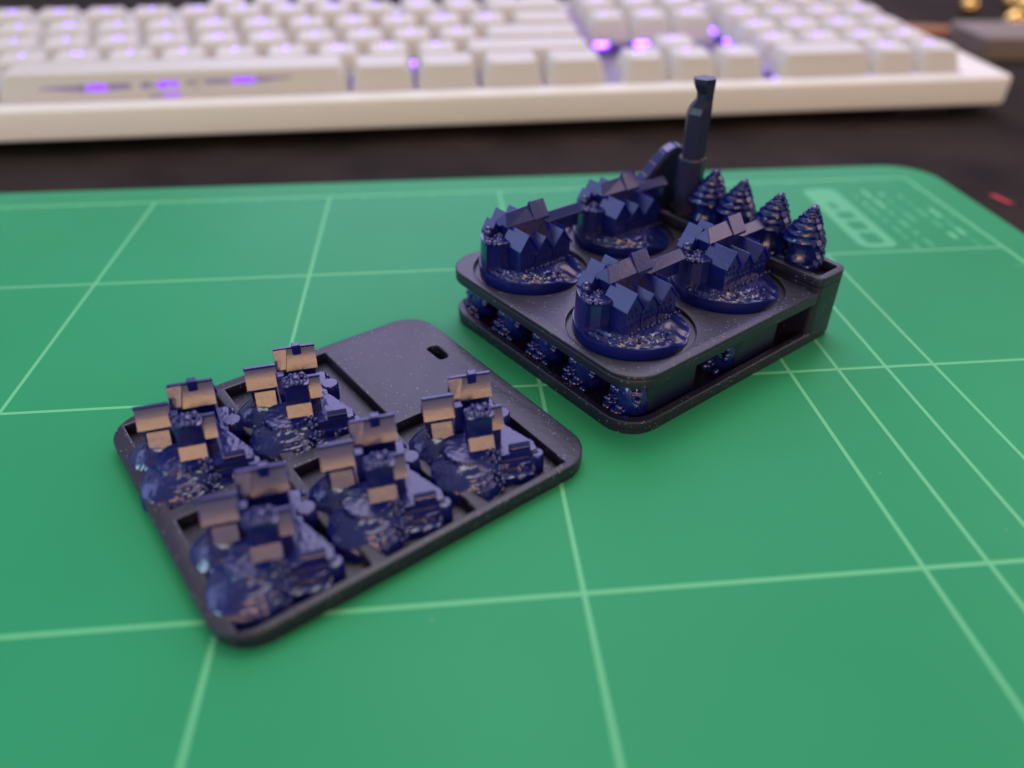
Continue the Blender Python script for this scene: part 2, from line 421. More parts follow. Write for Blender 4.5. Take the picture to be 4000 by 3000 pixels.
for r_, keys in enumerate(rows):
    yc = 8.9 + U/2 + r_*U
    for (u0, wu) in keys:
        xc = kx(u0 + wu/2)
        if kx(u0 + wu) < -150 or (r_ == 5 and xc < -60): continue
        key = (wu, r_)
        if key not in CAPS: CAPS[key] = cap_mesh(wu, r_)
        me, H, off, cz = CAPS[key]
        c = obj('keycap', me, kb, loc=(xc, yc, 13.3 + kz(yc))); c.rotation_euler.x = math.atan(tilt)
        if wu < 5:
            lx = -1.5 if wu < 1.3 else -wu*U/2 + 7
            l = obj('legend', LEGM if rk.random() < .5 else LEGM1, c, loc=(lx*0.3, off + 3.6, cz + 0.05))
            l.scale = (0.75, 0.8, 1)
        n_led = 1 if wu < 2 else (2 if wu < 5 else 4)
        for q in range(n_led):
            x_ = xc + ((q + .5)/n_led - .5) * wu*U
            obj('led', LEDM, kb, loc=(x_, yc + 6.3, 8.3 + kz(yc + 6.3)))
        if wu > 5:
            # lit print on the front face of the space bar, set just proud of the sloping face
            def face(pts, material, nm='lit_stripe'):
                vs = []
                for x, z in pts:
                    t = z / H
                    y = -9.075 + .59*(t/.35) if t < .35 else -8.485 + 1.06*(z - .35*H)/(H*.65 - .9)
                    vs.append((x, y - 0.12, z))
                k = len(vs); b2 = MB(); b2.add(vs + [(x, y + 0.3, z) for x, y, z in vs], [tuple(range(k)), tuple(reversed(range(k, 2*k)))] + [(i, (i+1) % k, k + (i+1) % k, k + i) for i in range(k)])
                return b2.build(nm, material, c)
            D_, H_ = M_['stripe_dim'], M_['stripe_hot']
            face([(-45, 4.6), (-39, 4.4), (-39, 5.5), (-45, 5.1)], D_); face([(-38.9, 4.2), (-33.2, 3.9), (-33.2, 5.6), (-38.9, 5.5)], D_)
            face([(-33, 3.7), (-30.1, 3.7), (-30.1, 6.0), (-33, 5.8)], D_); face([(-30, 3.7), (-22.5, 3.8), (-23.5, 6.1), (-29, 6.1)], H_)
            face([(-22.3, 3.9), (-15, 4.3), (-15, 6.0), (-22.8, 6.0)], D_)
            face([(-11.8, 4.2), (-8.6, 4.3), (-8.2, 6.2), (-11.2, 6.1)], D_, 'lit_mark'); face([(-8.0, 4.4), (-6.8, 4.4), (-6.6, 5.4), (-7.8, 5.4)], D_, 'lit_mark')
            face([(-6.4, 4.4), (-5.2, 3.9), (-3.2, 4.0), (-2.6, 5.0), (-1.4, 5.0), (-.8, 4.1), (.6, 4.2), (.9, 6.3), (-5.8, 6.3)], H_, 'lit_mark')
            face([(3.4, 4.9), (6.3, 5.1), (6.7, 6.3), (4.0, 6.2)], D_, 'lit_mark'); face([(6.1, 3.4), (6.6, 3.4), (8.4, 6.6), (7.9, 6.6)], D_, 'lit_mark')
            face([(9.8, 5.0), (18.6, 5.0), (18.6, 6.4), (9.8, 6.4)], D_); face([(18.8, 4.9), (27.6, 5.0), (26.6, 6.9), (19.8, 6.9)], H_)
            face([(27.8, 5.2), (33, 5.5), (33, 6.7), (27.4, 6.8)], D_); face([(33.2, 5.7), (40, 6.1), (40, 6.6), (33.2, 6.6)], D_)
            face([(-9.5, 1.4), (-4.8, 1.5), (-4.8, 2.3), (-9.5, 2.2)], D_, 'lit_mark'); face([(-4.6, 1.5), (1.0, 1.6), (1.0, 2.5), (-4.6, 2.4)], H_, 'lit_mark')

# ================================================================ tray with settlements
A1 = R(32.0); u1 = Vector((math.cos(A1), math.sin(A1))); v1 = Vector((-math.sin(A1), math.cos(A1)))
def T1(u, v, z=0): p_ = u*u1 + v*v1; return (p_.x, p_.y, z)
t1 = empty('storage_tray', T1(-7, -133), A1)
tag(t1, 'flat dark purple storage tray with five settlements in its pockets and a slotted blank corner', 'tray')
def L1(pts): return [(u + 7, v + 133) for u, v in pts]
out1 = L1(rrect(-38.7, 25.0, -161.5, -104.3, 6.5, 12))
hole = L1([(20.0 + 1.15*math.cos(a)*(1 + .12*math.sin(3*a + 1)), (-118.5 if math.sin(a) > 0 else -121.5) + 1.2*math.sin(a)*(1 + .1*math.cos(2*a))) for a in [2*math.pi*i/24 + .01 for i in range(24)]])
def pocket(u0, u1_, v0, v1_): return L1(rrect(u0, u1_, v0, v1_, (.8, .8, .8, .8), 3))
pk = [L1([(-36.0, -160), (-16.9, -160), (-16.9, -157), (-19.0, -149), (-19.0, -134.6), (-36.0, -134.6)]),
      L1([(-14.3, -160), (1.0, -160), (1.0, -157), (-.9, -149), (-.9, -134.6), (-17.2, -134.6), (-17.2, -149)]),
      L1([(3.7, -160), (19.0, -160), (19.0, -134.6), (.9, -134.6), (.9, -149)]),
      L1([(-36.0, -131.9), (-17.8, -131.9), (-17.8, -129), (-20.0, -121), (-20.0, -106.6), (-36.0, -106.6)]),
      L1([(-15.2, -131.9), (2.0, -131.9), (2.0, -106.6), (-18.2, -106.6), (-18.2, -121)])]
thru = [pocket(a, b_, c_, d_) for a, b_, c_, d_ in ((-23.0, -19.05, -138.6, -134.65), (-4, -.95, -138.2, -134.65), (-23.5, -20.05, -110.6, -106.65))]
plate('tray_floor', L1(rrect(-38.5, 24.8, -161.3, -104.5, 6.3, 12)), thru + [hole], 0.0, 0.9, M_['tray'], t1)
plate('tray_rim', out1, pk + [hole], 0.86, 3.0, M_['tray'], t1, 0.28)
b = MB(); b.prism(rrect(-38.62+7, 24.92+7, -161.42+133, -104.38+133, 6.4, 12), 0.0, 0.05)

# ---------------------------------------------------------------- settlement miniature
def make_settlement():
    root = empty('settlement_miniature', (0, 0, 0))
    def hgt(x, y):
        wob = .30*nz(x*.45, y*.45, 2.2) + .12*nz(x*1.1, y*1.1, 7.0)
        h = .9
        # front mound: overhanging foot, rounded skirt with crags facing the camera, then a plateau with a sharp lip
        dx, dy = x + 3.6, y + 6.4; d = math.hypot(dx, dy) + wob
        if d < 6.3:
            a = math.degrees(math.atan2(dy, dx)) % 360
            fr = sstep(236, 262, a)*sstep(345, 325, a); q_ = min(1, d/6.2)
            h = (3.0 + 2.0*(1 - q_**2.0))*(1 - fr) + (1.3 + 3.7*(1 - q_**2.2))*fr
            h = 1.0 + (h - 1.0)*sstep(6.3, 6.05, d)
            cr = sstep(246, 266, a)*sstep(335, 312, a)*sstep(6.2, 5.7, d)
            if cr > 0:
                st = .80; g_ = (h + .50*wob + .22*nz(x*1.2, y*.5, 5.5))/st; k = math.floor(g_); f = g_ - k
                h = h*(1 - cr) + cr*(st*(k + sstep(.18, .86, f)) + .05)
        d2 = math.hypot(x + 3.0, y + 4.1) + .5*wob
        h = max(h, .9 + 4.6*sstep(4.0, 3.75, d2))
        # left hill
        d3 = math.hypot(x + 7.4, (y - 1.0)*.95) + wob
        if d3 < 4.9: h = max(h, 1.0 + sstep(4.9, 4.5, d3)*(1.5 + 2.9*max(0, 1 - (d3/4.7)**2.4)))
        # body under the back house and the lawn, its edge running off on the slant, cliffs in steps to the front
        lim = 4.5 + .60*max(0, 1.4 - y)
        ex = max(-5.8 - x, (x - min(lim, 8.3))*.9); ey = max(-6.9 - y, y - 8.6); e = max(ex, ey) + .4*wob
        h = max(h, .9 + 3.9*sstep(.22, -.12, e))
        if 0.5 < x < 9.0:
            e2 = max(-8.1 - y, x - 8.5, (x - lim - .5)) + wob; h = max(h, .9 + 2.5*sstep(.2, -.15, e2))
            e3 = max(-9.8 - y, x - 8.2 + .5*max(0, -7 - y), (x - lim - .9)) + wob; h = max(h, .9 + 1.3*sstep(.2, -.15, e3))
        return h + .05*nz(x*1.6, y*1.6, 1.3)
    b = MB(); st = .22; X0, Y0, NX, NY = -12.9, -13.4, 104, 104; idx = {}; vs = []; fs = []
    for j_ in range(NY + 1):
        for i_ in range(NX + 1):
            x, y = X0 + i_*st, Y0 + j_*st; h = hgt(x, y)
            vs.append((x, y, h))
    W = NX + 1
    for j_ in range(NY):
        for i_ in range(NX):
            q = (j_*W + i_, j_*W + i_ + 1, (j_+1)*W + i_ + 1, (j_+1)*W + i_)
            if max(vs[k][2] for k in q) > 1.03: fs.append(q)
    used = sorted({k for q in fs for k in q}); mp_ = {k: n for n, k in enumerate(used)}
    b.add([vs[k] for k in used], [tuple(mp_[k] for k in q) for q in fs], True)
    hill = b.build('hill', M_['resin'], root)
    hill.data.set_sharp_from_angle(angle=R(48))
    # boulders and the stepped stream on the front slope
    b = MB(); rr_ = random.Random(5)
    for k in range(16):
        t = k / 15
        b.blob((1.0 + 0.6*math.sin(k*1.9) - .2*t, -5.2 - 4.8*t, 4.6 - 3.2*t), rr_.uniform(.28, .52), k, .35, 6)
    for k in range(14):
        x, y = rr_.uniform(-11, -2), rr_.uniform(-9, 1)
        if hgt(x, y) > 3: b.blob((x, y + .65, hgt(x, y) - .6), rr_.uniform(.18, .38), 40 + k, .3, 6)
    b.build('boulders', M_['resin'], root)
    # house at the back: the biggest, with a chimney on its ridge
    def house(nm, x0, x1, yr, ye, zb_, ze, zr, chim=None, t=.4):
        # ridge along x at yr; front eave at ye, back eave mirrored
        yb = 2*yr - ye
        h = MB(); h.gable(x0 + .45, x1 - .45, ye + .5, yb - .5, zb_, ze + .2, zr - .55, 'x')
        w_ = h.build('house_wall', M_['resin'], root, .05)
        f = MB(); W_ = yr - ye; n_ = 8
        top = [(ye + W_ - W_*(k/n_)**1.28, zr - (zr - ze)*k/n_) for k in range(n_, -1, -1)]
        top += [(2*yr - y, z) for y, z in reversed(top[:-1])]
        bot = [(yr + (y - yr)*.86, z - t*.75) for y, z in top]
        m_ = len(top)
        f.add([(x0, y, z) for y, z in top] + [(x1, y, z) for y, z in top], [(k, m_ + k, m_ + k + 1, k + 1) for k in range(m_ - 1)], True)
        f.add([(x0, y, z) for y, z in top + bot] + [(x1, y, z) for y, z in top + bot],
              [(m_ + k, m_ + k + 1, 3*m_ + k + 1, 3*m_ + k) for k in range(m_ - 1)] + [(0, m_, 3*m_, 2*m_), (m_ - 1, 3*m_ - 1, 4*m_ - 1, 2*m_ - 1)]
              + [(k, k + 1, m_ + k + 1, m_ + k) for k in range(m_ - 1)] + [(2*m_ + k, 3*m_ + k, 3*m_ + k + 1, 2*m_ + k + 1) for k in range(m_ - 1)])
        rf_ = f.build('roof', M_['resin'], root)
        rg = MB(); rg.box(x0 - .05, x1 + .05, yr - .28, yr + .28, zr - .32, zr + .16); rg.build('ridge', M_['resin'], rf_, .08)
        if chim:
            c_ = MB(); c_.box(chim[0], chim[1], yr - .7, yr + .5, zr - 1.4, chim[2]); c_.build('chimney', M_['resin'], rf_, .12)
        return rf_
    r2 = house('b', -3.7, 3.3, 6.4, 4.55, 4.0, 8.3, 12.1, (-.6, .9, 12.75))
    # lean-to whose slanted gable edge cuts across the big roof
    f = MB(); f.add([(-3.9, 4.25, 8.2), (-2.2, 4.05, 8.2), (-1.5, 6.1, 12.0), (-3.9, 6.2, 12.0), (-3.9, 4.85, 8.2), (-2.2, 4.7, 8.2), (-1.5, 6.5, 12.0), (-3.9, 6.5, 12.0)],
                   [(0,1,2,3), (7,6,5,4), (0,4,5,1), (1,5,6,2), (2,6,7,3), (3,7,4,0)])
    f.build('roof_wing', M_['resin'], root, .06)
    house('l', -9.0, -3.7, 3.2, 1.45, 3.6, 7.5, 11.0)
    # lean-to roof below the eave of the left house
    def lean(x0, x1, yt, zt, yb_, zb_, nm='lean_to_roof'):
        f_ = MB(); f_.add([(x0, yb_, zb_), (x1, yb_, zb_), (x1, yt, zt), (x0, yt, zt), (x0 + .1, yt + .5, zb_ - .4), (x1 - .1, yt + .5, zb_ - .4), (x1 - .1, yt + .5, zt - .2), (x0 + .1, yt + .5, zt - .2)],
              [(0,1,2,3), (7,6,5,4), (0,4,5,1), (1,5,6,2), (2,6,7,3), (3,7,4,0)]); return f_.build(nm, M_['resin'], root, .08)
    lean(-8.0, -4.4, 1.6, 6.9, .1, 4.3)
    # front house with a stout round turret at its left end
    house('f', -1.2, 3.4, -1.3, -3.05, 4.0, 7.1, 10.6)
    tw = MB(); tw.rings([[(x, y, z) for x, y in rrect(-2.75 - e, 1.4 + e, -3.55 - e, -.75 + e, .55 + e*.4, 3)] for z, e in ((4.4, .15), (7.0, 0), (7.1, 0), (9.9, -.1), (10.1, .2), (10.6, .2), (10.75, -.1))], smooth=True)
    tw_o = tw.build('turret', M_['resin'], root)
    tw_o.data.set_sharp_from_angle(angle=R(28))
    kn = MB(); rr_ = random.Random(9)
    for k in range(13):
        a = 2*math.pi*k/13; kn.blob((-.7 + 1.75*math.cos(a), -2.2 + 1.4*math.sin(a), 10.75 + rr_.uniform(-.1, .25)), rr_.uniform(.35, .62), 70 + k, .3, 6)
    kn.blob((-.6, -2.1, 10.7), 1.1, 4, .2, 7); kn.blob((.5, -1.3, 11.0), .7, 5, .2, 7)
    kn.build('battlement', M_['resin'], tw_o)
    lean(-2.9, 1.4, -3.6, 6.8, -5.05, 4.5)
    # small box tower between left and back house
    bx = MB(); bx.box(-3.9, -2.5, 1.4, 3.0, 4.5, 9.6); bx.build('stair_tower', M_['resin'], root, .1)
    # hut on the lawn, round well behind
    hu = MB(); hu.gable(3.6, 7.0, -6.0, -4.6, 3.4, 4.9, 5.6, 'x'); hu.build('hut', M_['resin'], root, .12)
    wl2 = MB(); wl2.lathe([(1.5, 1.0), (1.5, 4.3), (1.35, 4.5), (0.2, 4.52)], 4.9, 4.6, 20); wo = wl2.build('well', M_['resin'], root); wo.data.set_sharp_from_angle(angle=R(40))
    pt = MB(); pt.lathe([(1.25, .6), (1.2, 3.2), (1.0, 3.6), (.2, 3.65)], 8.0, -6.2, 16); po = pt.build('pillar', M_['resin'], root); po.data.set_sharp_from_angle(angle=R(40))
    for ch in root.children:
        if ch is not hill: ch.location = Vector((0, -.65, .6)) * S
    return root
G1 = 'settlement miniatures in the tray pockets'
sites = [((-26.0, -148.0), 'blue resin settlement in the front-row pocket at the tray corner nearest the camera', 0.0),
         ((-7.6, -147.6), 'blue resin settlement in the middle pocket of the front row of three', 0.4),
         ((10.9, -147.1), 'blue resin settlement in the front-row pocket closest to the two-level rack', -0.5),
         ((-27.0, -121.0), 'blue resin settlement farthest left, in the back-row pocket on the tray edge', 0.5),
         ((-8.9, -121.2), 'blue resin settlement in the back row directly beside the blank slotted tray panel', -0.3)]
s0 = make_settlement()
for i, ((u, v), lab, da) in enumerate(sites):
    o = s0 if i == 0 else copy_tree(s0)
    o.location = Vector(T1(u, v, 0)) * S; o.rotation_euler = (R(.5*da), R(-.7*da), R(11.0 + da))
    tag(o, lab, 'miniature', G1)

# ================================================================ two-level rack
A2 = R(32.5); u2 = Vector((math.cos(A2), math.sin(A2))); v2 = Vector((-math.sin(A2), math.cos(A2)))
def T2(u, v, z=0): p_ = u*u2 + v*v2; return (p_.x, p_.y, z)
RC = (62, -133)
t2 = empty('storage_rack', T2(*RC), A2)
tag(t2, 'two-level dark purple rack holding four cities on its deck and brick roads beneath', 'rack')
def L2(pts): return [(u - RC[0], v - RC[1]) for u, v in pts]
UB0, UB1, VB0, VB1 = 31.5, 92.6, -161.2, -104.5
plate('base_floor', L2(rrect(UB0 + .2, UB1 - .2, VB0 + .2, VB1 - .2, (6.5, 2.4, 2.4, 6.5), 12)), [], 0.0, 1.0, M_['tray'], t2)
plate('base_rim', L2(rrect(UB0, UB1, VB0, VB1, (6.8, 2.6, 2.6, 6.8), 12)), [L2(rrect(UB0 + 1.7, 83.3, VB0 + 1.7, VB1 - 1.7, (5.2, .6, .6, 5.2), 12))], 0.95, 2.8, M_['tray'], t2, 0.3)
CC = [(44.6, -117.6), (44.6, -147.0), (71.0, -117.6), (71.0, -147.2)]
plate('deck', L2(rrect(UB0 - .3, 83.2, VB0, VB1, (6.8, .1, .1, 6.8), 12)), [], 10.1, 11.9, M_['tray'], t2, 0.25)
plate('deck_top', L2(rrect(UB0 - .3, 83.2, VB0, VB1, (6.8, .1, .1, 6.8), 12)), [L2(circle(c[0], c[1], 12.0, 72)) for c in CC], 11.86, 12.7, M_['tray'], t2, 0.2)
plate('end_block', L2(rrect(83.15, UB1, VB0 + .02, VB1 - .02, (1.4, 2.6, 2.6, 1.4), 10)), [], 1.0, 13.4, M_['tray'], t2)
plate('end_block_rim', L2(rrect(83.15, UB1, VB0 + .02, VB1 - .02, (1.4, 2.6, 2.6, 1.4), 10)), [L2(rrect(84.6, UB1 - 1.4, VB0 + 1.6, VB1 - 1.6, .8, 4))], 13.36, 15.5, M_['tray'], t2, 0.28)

# ---------------------------------------------------------------- city miniature
def make_city():
    root = empty('city_miniature', (0, 0, 0))
    b = MB()
    def rf(a): return 10.8 + 0.12*nz(4*math.cos(a), 4*math.sin(a), 2)
    def hf(q, a, x, y):
        d = math.degrees(a) % 360
        right_ = sstep(78, 45, abs(((d + 25 + 180) % 360) - 180))          # bare sloping side towards +u
        crag = .34*nz(x*1.6, y*1.6, 5) + .08*nz(x*4.0, y*4.0, 8)
        hl = 3.5 - .60*sstep(.80, .82, q + .03*nz(x, y, 3)) - .50*sstep(.90, .915, q + .02*nz(x*1.4, y*1.4, 4)) + crag*sstep(.6, .8, q)*(1 - sstep(.93, .97, q))
        fold = .16*math.sin(x*.9 + y*1.5 + 2*nz(x*.25, y*.25, 1)) * sstep(.62, .8, q) * sstep(1.0, .93, q)
        hr = 3.5 - 3.0*sstep(.55, .99, q) + fold
        return hl*(1 - right_) + hr*right_
    polar_field(b, 0, 0, hf, rf, lambda a: 0.0, 44, 160)
    base = b.build('base', M_['resin'], root)
    base.data.set_sharp_from_angle(angle=R(38))
    # curved rampart on the left, faceted tower next to it
    w_ = MB(); n = 22; a0, a1 = R(112), R(172)
    ro, ri = 10.7, 8.0; rings = []
    for i in range(n + 1):
        a = a0 + (a1 - a0)*i/n; c_, s_ = math.cos(a), math.sin(a)
        rings.append([(ro*c_, ro*s_, .4), ((ro - .35)*c_, (ro - .35)*s_, 8.3), (ri*c_, ri*s_, 8.3), (ri*c_, ri*s_, .4)])
    w_.rings(rings, smooth=True); wo = w_.build('rampart', M_['resin'], root); wo.data.set_sharp_from_angle(angle=R(40))
    tw = MB(); tw.lathe([(2.8, 2.4), (2.7, 7.9), (2.95, 8.1), (2.85, 8.5), (1.5, 8.6)], -6.9, 2.3, 9, smooth=False); to = tw.build('tower', M_['resin'], root, .08)
    pr = MB(); rr_ = random.Random(21)
    for k in range(30):
        a = a0 + (a1 - a0)*rr_.random() if k < 15 else None
        if a is not None: q_ = rr_.uniform(8.4, 10.2); x, y = q_*math.cos(a), q_*math.sin(a)
        else: x, y = -6.9 + rr_.uniform(-2.3, 2.3), 2.3 + rr_.uniform(-2.3, 2.2)
        pr.blob((x, y, 8.45), rr_.uniform(.3, .7), 100 + k, .3, 6)
    pr.build('parapet', M_['resin'], to)
    # three gabled houses facing the front edge
    def house(x0, x1, xr, y0, y1, ze, zr, rows=2):
        h = MB(); h.gable(x0 + .35, x1 - .35, y0 + .45, y1, 2.6, ze - .05, zr - .5, 'y', xr); wl_ = h.build('house_wall', M_['resin'], root, .05)
        r_ = MB(); r_.roof(x0, x1, y0, y1, ze, zr, .38, 'y', xr); r_.build('roof', M_['resin'], root, .07)
        win = MB()
        for rz in range(rows):
            for k in range(2 + (rz == 0)):
                xx = x0 + .9 + (x1 - x0 - 1.8)*(k + .5)/(2 + (rz == 0))
                win.box(xx - .28, xx + .28, y0 + .27, y0 + .6, ze - 1.9 + rz*1.35, ze - 1.1 + rz*1.35)
        win.build('window', M_['resin'], wl_, .04)
    house(-6.5, -2.0, -4.2, -4.6, 1.6, 7.7, 10.9)
    house(-2.4, 2.5, .1, -4.6, 1.6, 6.2, 9.4)
    house(2.0, 7.4, 4.7, -4.6, 1.6, 6.3, 9.6)
    sh = MB(); sh.gable(6.4, 8.6, -1.4, 2.4, 1.6, 6.8, 8.6, 'y'); sh.build('shed', M_['resin'], root, .08)
    # church: long hall, hipped at the left, taller bay at the right
    h = MB(); h.box(-4.6, 4.6, 1.6, 4.3, 2.4, 11.2); h.build('church_wall', M_['resin'], root, .06)
    r_ = MB()
    r_.add([(-5.6, .9, 10.8), (1.9, .9, 10.8), (1.9, 5.0, 10.8), (-5.6, 5.0, 10.8), (-4.4, 2.95, 13.1), (1.9, 2.95, 13.3)],
           [(0,1,5,4), (2,3,4,5), (3,0,4), (1,2,5), (3,2,1,0)])
    ro_ = r_.build('church_roof', M_['resin'], root, .1)
    r_ = MB(); r_.roof(1.6, 5.4, .8, 5.1, 10.8, 13.9, .6, 'x'); r_.build('church_bay_roof', M_['resin'], root, .08)
    g = MB(); g.gable(2.0, 5.15, 1.2, 4.7, 10.2, 10.6, 13.4, 'x'); g.build('church_gable', M_['resin'], root)
    se = MB(); se.add([(1.45,.68,10.8),(1.9,.68,10.8),(1.9,2.95,14.02),(1.45,2.95,14.02),(1.45,1.3,10.8),(1.9,1.3,10.8),(1.9,3.3,13.5),(1.45,3.3,13.5)],
            [(0,1,2,3),(7,6,5,4),(0,4,5,1),(1,5,6,2),(2,6,7,3),(3,7,4,0)]); se.build('roof_seam', M_['resin'], ro_, .05)
    # roofed wall running off to the right
    wb = MB(); wb.box(4.4, 9.4, 2.4, 4.4, 1.6, 8.9); wb.box(9.2, 15.4, 2.6, 4.2, 5.4, 8.9); wb.build('city_wall', M_['resin'], root, .05)
    wr = MB(); wr.roof(4.8, 15.8, 1.7, 5.1, 8.9, 10.3, .5, 'x'); wr.build('wall_roof', M_['resin'], root, .1)
    # back row of gabled houses
    for (x0, x1, y0, y1, ze, zr) in ((-7.2, -4.2, 4.4, 7.6, 8.6, 11.0), (-3.6, -.4, 5.6, 9.4, 9.0, 11.6), (-.2, 2.8, 5.6, 9.2, 8.8, 11.4)):
        h = MB(); h.gable(x0 + .3, x1 - .3, y0 + .2, y1 - .3, 2.4, ze, zr - .4, 'y'); h.build('house_wall', M_['resin'], root, .05)
        r_ = MB(); r_.roof(x0, x1, y0, y1, ze, zr, .35, 'y'); r_.build('roof', M_['resin'], root, .07)
    # scrubby bushes and boulders along the front ledge
    bs = MB(); rr_ = random.Random(33)
    for k in range(22):
        a = R(rr_.uniform(178, 282)); q = rr_.uniform(7.6, 9.7)
        bs.blob((q*math.cos(a), q*math.sin(a), 3.3 - .6*sstep(8.5, 9.0, q) - .4*sstep(9.6, 9.9, q)), rr_.uniform(.16, .42), 200 + k, .4, 6, (1, 1, rr_.uniform(.8, 1.7)))
    for k in range(15):
        x = -6.4 + k*.95; bs.blob((x, -4.9 - rr_.uniform(0, .7), 3.5), rr_.uniform(.18, .36), 300 + k, .4, 6, (1, 1, 1.8))
    bs.build('boulders', M_['resin'], root)
    # round roof finial by the rampart
    fi = MB(); fi.lathe([(.9, 8.2), (1.05, 9.2), (.75, 10.1), (.2, 10.4)], -7.6, 4.6, 12); fi.build('turret', M_['resin'], root)
    return root
G2 = 'city miniatures on the rack deck'
labs = ['blue resin walled city on the deck corner at the far left of the rack',
        'blue resin walled city on the front deck corner, closest to the camera',
        'blue resin walled city in the back row just in front of the tall dark post',
        'blue resin walled city beside the row of tree spires on the raised block']
c0 = make_city()
for i, (cc, lab) in enumerate(zip(CC, labs)):
    o = c0 if i == 0 else copy_tree(c0)
    o.location = Vector(T2(cc[0], cc[1], 11.93)) * S; o.rotation_euler = (R((0, .3, -.3, .2)[i]), R((.2, -.3, .2, 0)[i]), A2 + R((0, .9, -1.2, .5)[i]))
    tag(o, lab, 'miniature', G2)

# ---------------------------------------------------------------- brick road pieces under the deck
def make_road():
    root = empty('road_piece', (0, 0, 0))
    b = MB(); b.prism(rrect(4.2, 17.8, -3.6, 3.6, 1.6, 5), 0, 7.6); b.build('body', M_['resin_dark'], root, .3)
    k_ = MB(); rr_ = random.Random(51)
    for k in range(60):
        z = 7.0*rr_.random()**.9; wy = 3.6*(1 - .45*(z/7.6)**2); y = rr_.uniform(-wy, wy); x = .6 + .30*z + .10*y*y*.5 + rr_.uniform(-.35, .45)
        k_.blob((x, y, z), rr_.uniform(.4, .9), 400 + k, .42, 7, (1, 1, rr_.uniform(.9, 1.7)))
    for y in (-2.4, .3, 2.5): k_.blob((.2, y, 1.0), rr_.uniform(.8, 1.2), int(90 + y), .2, 8)
    k_.lathe([(3.0, 0), (3.0, 3.5), (2.5, 6.4), (1.6, 7.2)], 4.0, 0, 14, 1, 1.1)
    k_.build('rubble_end', M_['resin'], root)
    return root
rd0 = make_road()
G3 = 'road pieces under the rack deck'
rl = ['rubble end of the blue road piece at the left corner under the deck', 'second blue road piece from the left corner under the deck', 'middle blue road piece of the five under the deck',
      'fourth blue road piece from the left corner under the deck', 'blue road piece at the front corner under the deck, its long side showing']
for i, v in enumerate((-110.2, -121.6, -132.9, -143.9, -155.2)):
    o = rd0 if i == 0 else copy_tree(rd0)
    o.location = Vector(T2(33.9, v, 1.05)) * S; o.rotation_euler.z = A2
    tag(o, rl[i], 'road piece', G3)
o = copy_tree(rd0); o.location = Vector(T2(58.2, -155.2, 1.05)) * S; o.rotation_euler.z = A2
tag(o, 'blue road piece deep under the deck, seen through the right side gap', 'road piece', G3)

